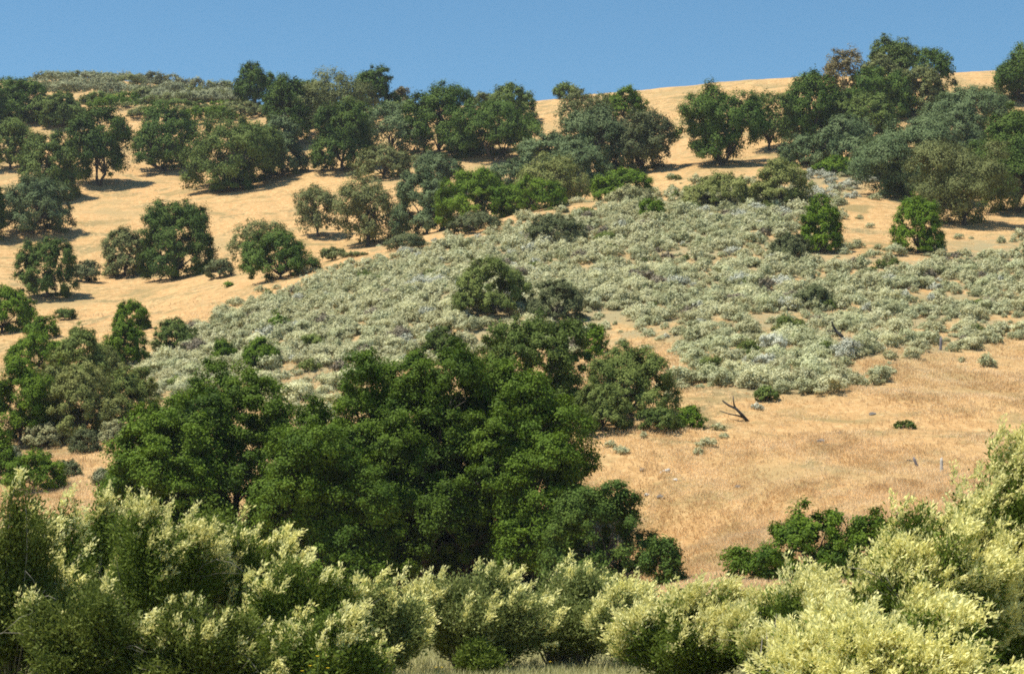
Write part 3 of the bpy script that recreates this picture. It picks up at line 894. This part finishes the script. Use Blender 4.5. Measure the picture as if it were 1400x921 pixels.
def branch_obj(name, base, lines, D0, mat, label, cat, seed=1, D=None):
    """a dead branch drawn from measured points; depth offsets give it body"""
    P = cast(*base) if D is None else np.array([at(*base, D)[0], D, float(height(at(*base, D)[0], D))])
    D_ = P[1]
    rg = np.random.default_rng(seed)
    s = Solid()
    for pts, r0, r1 in lines:
        path = []
        for j, (x, y) in enumerate(pts):
            q = at(x, y, D_) - P
            q[1] += .25 * math.sin(j * 1.7 + seed) * (j > 0)
            path.append(q)
        rr = np.linspace(r0, r1, len(path))
        s.tube(path, rr, 7)
    return solid_obj(name, s, mat, P, label, cat)


branch_obj('dead_branch', (1021, 576), [([(1023, 577), (1014, 567), (1006, 559), (996, 553), (988, 547)], .09, .035),
                                        ([(1007, 560), (1003, 553), (1002, 546), (1003, 541)], .05, .02),
                                        ([(1018, 571), (1008, 568), (996, 566), (985, 561)], .05, .02)],
           0, DEADWOOD, 'blackened forked dead branch lying on golden grass', 'dead branch', 2)
branch_obj('dead_branch', (1154, 465), [([(1155, 466), (1149, 459), (1144, 453), (1140, 445), (1137, 440)], .13, .05),
                                        ([(1146, 455), (1138, 453), (1131, 452)], .06, .03)],
           0, DEADWOOD, 'blackened bent dead branch sticking out of the sage', 'dead branch', 3)


def stump(name, px, py, h, r, mat, label, lean=(0, 0), cat='stump'):
    P = cast(px, py)
    rg = np.random.default_rng(int(px))
    s = Solid()
    path = [np.array([lean[0] * t * h, lean[1] * t * h, -.1 + t * (h + .1)]) + rg.normal(size=3) * .06 * r for t in (0, .2, .5, .8, 1)]
    s.tube(path, [r * 1.25, r, r * .92, r * .9, r * .55], 9)
    s.tube([path[3], path[4] + [r * .5, 0, r * .6]], [r * .5, r * .08], 5)
    return solid_obj(name, s, mat, P, label, cat)


stump('wooden_post', 1286, 479, .75, .085, GREYWOOD, 'short weathered grey post at the lower edge of the sage', (.05, 0), 'post')
stump('tree_stump', 1287, 645, .55, .065, PALEWOOD, 'bleached upright stump with dark cap on the golden slope', (.04, 0))
stump('tree_stump', 1256, 640, .40, .06, GREYWOOD, 'grey broken stump leaning beside the bleached stump', (-.5, 0))
branch_obj('fallen_twig', (1249, 633), [([(1255, 634), (1248, 630), (1241, 628)], .05, .03)], 0, DEADWOOD,
           'dark twig on the grass beside the grey broken stump', 'twig', 5)
branch_obj('pale_log', (908, 646), [([(902, 649), (908, 645), (915, 642)], .12, .07)], 0, PALEWOOD,
           'bleached short log on golden grass below the flat dark bush', 'log', 6)


def rock(px, py, w, mat, label, group='stones on the golden slope'):
    import bmesh
    P = cast(px, py)
    rg = np.random.default_rng(int(px * 3 + py))
    bm = bmesh.new()
    bmesh.ops.create_icosphere(bm, subdivisions=3, radius=1)
    for v in bm.verts:
        c = v.co
        k = 1 + .22 * math.sin(3.1 * c.x + px) * math.cos(2.7 * c.y + py) + .10 * math.sin(7 * c.z + 5 * c.x)
        v.co = (c.x * w * k, c.y * w * .7 * k, c.z * w * .5 * k)
        if v.co.z < -.15 * w:
            v.co.z = -.15 * w
    me = bpy.data.meshes.new('rock')
    bm.to_mesh(me)
    bm.free()
    me.materials.append(mat)
    o = bpy.data.objects.new('rock', me)
    o.location = (P[0], P[1], P[2] - .01)
    o.rotation_euler = (0, 0, rg.uniform(0, 6))
    tag(o, label, 'rock', group)
    return link(o)


rock(878, 646, .17, ROCK, 'small dark stone just left of the bleached short log')
rock(1010, 667, .20, ROCK, 'dark round stone lower on the golden slope, right of the bleached log')
rock(1122, 605, .24, ROCK, 'brown-grey stone on the slope between sage and tiny green tuft')
rock(1148, 594, .16, ROCK, 'flat small stone uphill of the brown-grey stone')
rock(923, 661, .14, PALEROCK, 'whitish flat stone just below the bleached log')
rock(903, 682, .18, ROCK, 'reddish-brown stone beside the outer edge of the dark near oaks')
rock(885, 681, .16, PALEROCK, 'whitish stone near the dark low oak')
rock(1193, 570, .22, ROCK, 'grey clod in a dull patch left of the tiny green tuft')
rock(1170, 485, .22, ROCK, 'grey stone at the foot of the sage, left of the post')

# dry stalks standing in front of the cream-flowered shrub
P = np.array([at(1046, 921, 24)[0], 24.0, float(height(at(1046, 921, 24)[0], 24))])
s = Solid()
for (x0, x1, y1) in ((1040, 1062, 838), (1050, 1048, 858), (1032, 1042, 872)):
    a0 = at(x0, 940, 24) - P
    a0[2] = -.05
    a1 = at(x1, y1, 24) - P
    s.tube([a0, a0 * .5 + a1 * .5 + [.01, .02, 0], a1], [.010, .008, .004], 6)
solid_obj('dry_stalk', s, PALEBARK, P, 'bundle of bare straw-coloured stalks in front of the cream-flowered shrub', 'dead plant')

# yellow flowers at the meadow brink
YEL = leaf_mat('petal_yellow', (.80, .56, .02), (.90, .70, .06), .2)
GSTEM = leaf_mat('stem_green', (.05, .08, .02), (.08, .12, .03), .0)


def wildflower(px, py, D, label):
    q = at(px, py, D)
    g = float(height(q[0], D))
    h = max(q[2] - g, .25)
    root = empty('yellow_wildflower', (q[0], D, g))
    tag(root, label, 'flower', 'yellow wildflowers at the meadow brink')
    s = Solid()
    s.tube([(0, 0, -.03), (.01, .01, h * .5), (0, 0, h)], [.006, .005, .004], 5)
    link(bpy.data.objects.new('stem', s.mesh('stem', GSTEM)), root)
    V = []
    for k in range(12):
        a = 2 * PI * k / 12
        u = np.array([math.cos(a), math.sin(a), .25])
        v = np.array([-math.sin(a), math.cos(a), 0])
        c = np.array([0, 0, h])
        V.append([c, c + u * .012 - v * .006, c + u * .023 + [0, 0, .008], c + u * .012 + v * .006])
    V = np.array(V)
    link(bpy.data.objects.new('petal', quad_mesh('petal', V, np.linspace(0, 1, 12), YEL)), root)


wildflower(434, 897, 24, 'tallest yellow wildflower on a thin stem under the dark hollow shrubs')
wildflower(424, 910, 24, 'yellow wildflower just left below the tallest one')
wildflower(448, 913, 24, 'yellow wildflower just right below the tallest one')
wildflower(413, 917, 24, 'yellow wildflower lowest and leftmost of its group')
wildflower(596, 915, 29, 'yellow flower in the meadow grass, left of a pair')
wildflower(604, 912, 29, 'yellow flower in the meadow grass, right of a pair')
wildflower(752, 911, 30, 'lone yellow flower in the grass under the middle shrubs')
wildflower(578, 908, 30, 'yellow flower at the foot of the tiny leafy bright-green shrub')

# ------------------------------------------------------------------ ground
def axis(lo, hi, step, far, n=22):
    core = np.arange(lo, hi + step * .5, step)
    g = np.geomspace(step, far, n).cumsum() if False else np.array([step * (1.45 ** i) for i in range(1, n)]).cumsum()
    g = g[g < far]
    return np.r_[(lo - g)[::-1], core, hi + g]


xs = axis(-110, 115, 1.0, 2600)
ys = np.r_[axis(-20, 52, 1.0, 900)[:-14], np.arange(52, 340, 1.0)]
ys = np.unique(np.r_[np.array([-900, -500, -250, -120, -60, -35]), np.arange(-20, 340, 1.0), np.arange(340, 480, 5.0), np.arange(480, 760, 20.0),
                     np.array([800, 950, 1200, 1600, 2200, 3000])])
XX, YY = np.meshgrid(xs, ys)
ZZ = height(XX, YY)
me = bpy.data.meshes.new('ground')
nv = XX.size
me.vertices.add(nv)
me.vertices.foreach_set('co', np.stack([XX, YY, ZZ], -1).astype(np.float32).ravel())
ny, nx = XX.shape
idx = np.arange(nv).reshape(ny, nx)
F4 = np.stack([idx[:-1, :-1], idx[:-1, 1:], idx[1:, 1:], idx[1:, :-1]], -1).reshape(-1, 4).astype(np.int32)
me.loops.add(F4.size)
me.loops.foreach_set('vertex_index', F4.ravel())
me.polygons.add(len(F4))
me.polygons.foreach_set('loop_start', np.arange(0, F4.size, 4, dtype=np.int32))
me.polygons.foreach_set('use_smooth', np.ones(len(F4), bool))
me.update(calc_edges=True)


def ground_mat():
    m = bpy.data.materials.new('dry_grassland')
    m.use_nodes = True
    nt = m.node_tree
    N, L = nt.nodes, nt.links
    pb = N['Principled BSDF']
    pb.inputs['Roughness'].default_value = .95
    pb.inputs['Specular IOR Level'].default_value = .1
    tc = N.new('ShaderNodeTexCoord')

    def noise(scale, detail=5, rough=.55, sx=(1, 1, 1), dist=0.0):
        mp = N.new('ShaderNodeMapping')
        mp.inputs['Scale'].default_value = sx
        nz = N.new('ShaderNodeTexNoise')
        nz.inputs['Scale'].default_value = scale
        nz.inputs['Detail'].default_value = detail
        nz.inputs['Roughness'].default_value = rough
        nz.inputs['Distortion'].default_value = dist
        L.new(tc.outputs['Object'], mp.inputs[0])
        L.new(mp.outputs[0], nz.inputs['Vector'])
        return nz.outputs['Fac']

    def ramp(f, a, b):
        r = N.new('ShaderNodeMapRange')
        r.interpolation_type = 'SMOOTHSTEP'
        r.inputs[1].default_value = a
        r.inputs[2].default_value = b
        L.new(f, r.inputs[0])
        return r.outputs[0]

    def mix(f, a, b):
        x = N.new('ShaderNodeMix')
        x.data_type = 'RGBA'
        L.new(f, x.inputs[0])
        for v, s_ in ((a, 6), (b, 7)):
            if isinstance(v, tuple):
                x.inputs[s_].default_value = (*v, 1)
            else:
                L.new(v, x.inputs[s_])
        return x.outputs[2]

    c = mix(ramp(noise(.9, 8, .7), .3, .7), (.38, .238, .100), (.57, .385, .180))
    c = mix(ramp(noise(.05, 4, .6), .40, .66), c, (.50, .310, .138))
    c = mix(ramp(noise(.16, 6, .65, (1, 1, 1), 1.2), .50, .66), c, (.235, .200, .098))       # greyer thatch
    c = mix(ramp(noise(.33, 6, .7, (.8, 1.2, 1), .8), .60, .74), c, (.60, .44, .235))              # bleached straw
    c = mix(ramp(noise(.6, 7, .75), .64, .78), c, (.33, .195, .095))                          # bare reddish soil
    c = mix(ramp(noise(2.6, 6, .75, (.8, .5, 1)), .44, .66), c, (.62, .435, .215))
    c = mix(ramp(noise(1.7, 6, .75, (.7, .45, 1), .5), .55, .70), c, (.36, .225, .10))
    c = mix(ramp(noise(.22, 7, .7, (.7, 1.2, 1), 1.0), .50, .66), c, (.30, .235, .108))
    c = mix(ramp(noise(.07, 5, .7), .52, .70), c, (.40, .30, .145))
    sep = N.new('ShaderNodeSeparateXYZ')
    L.new(tc.outputs['Object'], sep.inputs[0])
    near = ramp(sep.outputs['Y'], 52, 42)
    near.node.inputs[1].default_value = 42
    near.node.inputs[2].default_value = 54
    inv = N.new('ShaderNodeMath')
    inv.operation = 'SUBTRACT'
    inv.inputs[0].default_value = 1
    L.new(near, inv.inputs[1])
    c = mix(inv.outputs[0], c, (.36, .34, .16))                                             # meadow flat
    la = N.new('ShaderNodeAttribute')
    la.attribute_name = 'litter'
    lm = N.new('ShaderNodeMath')
    lm.operation = 'MULTIPLY'
    L.new(la.outputs['Fac'], lm.inputs[0])
    L.new(ramp(noise(.35, 5, .7), .36, .58), lm.inputs[1])
    c = mix(lm.outputs[0], c, (.33, .285, .16))                                              # sage litter
    mu = N.new('ShaderNodeMix')
    mu.data_type = 'RGBA'
    mu.blend_type = 'MULTIPLY'
    mu.inputs[0].default_value = 1
    mu.inputs[7].default_value = (.96, .925, .90, 1)
    L.new(c, mu.inputs[6])
    c = mu.outputs[2]
    L.new(c, pb.inputs['Base Color'])
    bp = N.new('ShaderNodeBump')
    bp.inputs['Strength'].default_value = .7
    bp.inputs['Distance'].default_value = .22
    L.new(noise(3.2, 9, .75), bp.inputs['Height'])
    L.new(bp.outputs[0], pb.inputs['Normal'])
    return m


gpx, gpy = project(np.stack([XX, YY, ZZ], -1).reshape(-1, 3))
cov = in_poly(gpx, gpy, POLY_SAGE).astype(float) * (YY.ravel() > 90) * (YY.ravel() < 240)
cov = cov.reshape(XX.shape)
for _ in range(3):
    cov[1:-1, 1:-1] = (cov[1:-1, 1:-1] + cov[:-2, 1:-1] + cov[2:, 1:-1] + cov[1:-1, :-2] + cov[1:-1, 2:]) / 5
ca = me.attributes.new('litter', 'FLOAT', 'POINT')
ca.data.foreach_set('value', cov.ravel().astype(np.float32))
me.materials.append(ground_mat())
o = bpy.data.objects.new('ground', me)
o['kind'] = 'structure'
C.objects.link(o)

# ------------------------------------------------------------------ grass blades (stuff)
GOLD = leaf_mat('grass_gold', (.66, .465, .235), (.93, .74, .46), .5, .8, .1, 0)
MEADOW = leaf_mat('grass_meadow', (.30, .31, .12), (.66, .61, .34), .3, .8, .1, 0)


def grass(name, P, hh, ww, nb, mat, label, rng, base=None):
    n = len(P)
    B_ = np.repeat(P, nb, 0)
    m = len(B_)
    hs = np.repeat(hh, nb) * rng.uniform(.5, 1.25, m)
    wsz = np.repeat(ww, nb)
    az = rng.uniform(0, 2 * PI, m)
    tilt = rng.uniform(.15, .75, m)
    d = np.stack([np.cos(az) * np.sin(tilt), np.sin(az) * np.sin(tilt), np.cos(tilt)], 1)
    v = unit(np.cross(d, rand_dir(rng, m)))
    B_ = B_ + np.stack([rng.normal(size=m), rng.normal(size=m), np.zeros(m)], 1) * (hs * .25)[:, None]
    B_[:, 2] -= .03
    hs, wsz = hs[:, None], wsz[:, None]
    tip = B_ + d * hs + [0, 0, -.0]
    midp = B_ + d * hs * .55 + np.array([0, 0, 1]) * hs * .08
    V = np.stack([B_ - .4 * wsz * v, midp - .5 * wsz * v, tip, midp + .5 * wsz * v], 1)
    base = rng.uniform(0, .6, n) if base is None else base
    tint = np.clip(np.repeat(base, nb) + rng.uniform(-.1, .45, m), 0, 1)
    o = bpy.data.objects.new(name, quad_mesh(name, V, tint, mat))
    o['kind'] = 'stuff'
    tag(o, label, 'grass')
    NLEAF[0] += m
    return link(o)


rng = np.random.default_rng(77)
N_ = 900000
yy = 52 / (1 - rng.uniform(0, 1, N_) * (1 - 52 / 300))            # density falls as 1/y^2
xx = (rng.uniform(-1, 1, N_)) * (yy * .30 + 4)
k = rng.uniform(size=N_) < .6
xx, yy = xx[k], yy[k]
zz = height(xx, yy)
pp = project(np.stack([xx, yy, zz], 1))
pt = sum(np.sin(kx * .9 * xx + ky * .9 * yy + ph) for kx, ky, ph, a in WAVES[:27])
keep = (pp[1] < 840) & (rng.uniform(size=len(xx)) < np.clip(.5 + .12 * pt, .1, 1) * smooth(185, 95, yy))
ins = in_poly(pp[0], pp[1], POLY_SAGE)
keep &= ~(ins & (rng.uniform(size=len(xx)) < .75))
xx, yy, zz = xx[keep], yy[keep], zz[keep]
print('gold tufts', len(xx))
grass('dry_grass', np.stack([xx, yy, zz], 1), .16 + .0004 * yy, .00036 * yy, 4, GOLD, 'dry golden grass covering the hillside', rng,
      base=np.clip(.35 + .09 * sum(np.sin(kx * 1.6 * xx + ky * .8 * yy + ph * 1.9) for kx, ky, ph, a in WAVES[14:38]), 0, .8))

yy = rng.uniform(21, 46, 30000)
xx = rng.uniform(-1, 1, 30000) * (yy * .30 + 2)
zz = height(xx, yy)
grass('meadow_grass', np.stack([xx, yy, zz], 1), np.full(len(xx), .22), np.full(len(xx), .009), 5, MEADOW,
      'greenish straw grass on the flat in front of the flowering shrubs', rng)
print('faces in foliage', NLEAF[0])

# ------------------------------------------------------------------ light, sky, camera
EL, AZ = math.radians(66), math.radians(254)       # azimuth clockwise from +Y: the sun stands at the left, a little behind the camera
sdir = np.array([math.sin(AZ) * math.cos(EL), math.cos(AZ) * math.cos(EL), math.sin(EL)])
sun = bpy.data.lights.new('sun', 'SUN')
sun.energy = 5.0
sun.angle = math.radians(.53)
sun.color = (1, .93, .80)
so = bpy.data.objects.new('sun', sun)
from mathutils import Vector
so.rotation_euler = Vector([-float(v) for v in sdir]).to_track_quat('-Z', 'Y').to_euler()
so.location = (-60, -20, 120)
C.objects.link(so)

w = bpy.data.worlds.new('World')
bpy.context.scene.world = w
w.use_nodes = True
nt = w.node_tree
bg = nt.nodes['Background']
sky = nt.nodes.new('ShaderNodeTexSky')
sky.sky_type = 'NISHITA'
sky.sun_disc = False
sky.sun_elevation = EL
sky.sun_rotation = AZ
sky.altitude = 300
sky.air_density = 1.0
sky.dust_density = 0.2
sky.ozone_density = 2.5
hs = nt.nodes.new('ShaderNodeHueSaturation')
hs.inputs['Saturation'].default_value = 1.2
hs.inputs['Hue'].default_value = .488
nt.links.new(sky.outputs[0], hs.inputs['Color'])
nt.links.new(hs.outputs[0], bg.inputs[0])
bg.inputs[1].default_value = .09

cam = bpy.data.cameras.new('camera')
cam.sensor_fit = 'HORIZONTAL'
cam.sensor_width = 36
cam.lens = FPX * 36 / 1400
cam.clip_start = .5
cam.clip_end = 8000
co = bpy.data.objects.new('camera', cam)
co.location = (0, 0, CAMZ)
co.rotation_euler = (PI / 2 + PITCH, 0, 0)
C.objects.link(co)
sc = bpy.context.scene
sc.camera = co
sc.view_settings.view_transform = 'Standard'
sc.view_settings.look = 'None'
sc.view_settings.exposure = 0.58
sc.view_settings.gamma = 1
sc.render.engine = 'CYCLES'
sc.cycles.max_bounces = 5
sc.cycles.diffuse_bounces = 3
sc.cycles.glossy_bounces = 1
sc.cycles.transmission_bounces = 3
sc.cycles.transparent_max_bounces = 4
sc.cycles.use_denoising = False
sc.cycles.filter_width = 1.8
sc.cycles.volume_bounces = 0
bpy_haze = bpy.data.meshes.new('haze')
x0, x1, y0, y1, z0, z1 = -2700, 2750, -960, 3100, -40, 150
hv = [(x, y, z) for x in (x0, x1) for y in (y0, y1) for z in (z0, z1)]
bpy_haze.from_pydata(hv, [], [(0, 1, 3, 2), (4, 6, 7, 5), (0, 4, 5, 1), (2, 3, 7, 6), (0, 2, 6, 4), (1, 5, 7, 3)])
hm = bpy.data.materials.new('thin_haze')
hm.use_nodes = True
hn = hm.node_tree.nodes
for n_ in list(hn):
    if n_.type != 'OUTPUT_MATERIAL':
        hn.remove(n_)
pv = hn.new('ShaderNodeVolumePrincipled')
pv.inputs['Density'].default_value = .00012
pv.inputs['Color'].default_value = (.80, .88, 1, 1)
hm.node_tree.links.new(pv.outputs[0], hn['Material Output'].inputs['Volume'])
bpy_haze.materials.append(hm)
ho = bpy.data.objects.new('haze', bpy_haze)
ho['kind'] = 'stuff'
tag(ho, 'thin summer haze over the hillside', 'haze')
C.objects.link(ho)
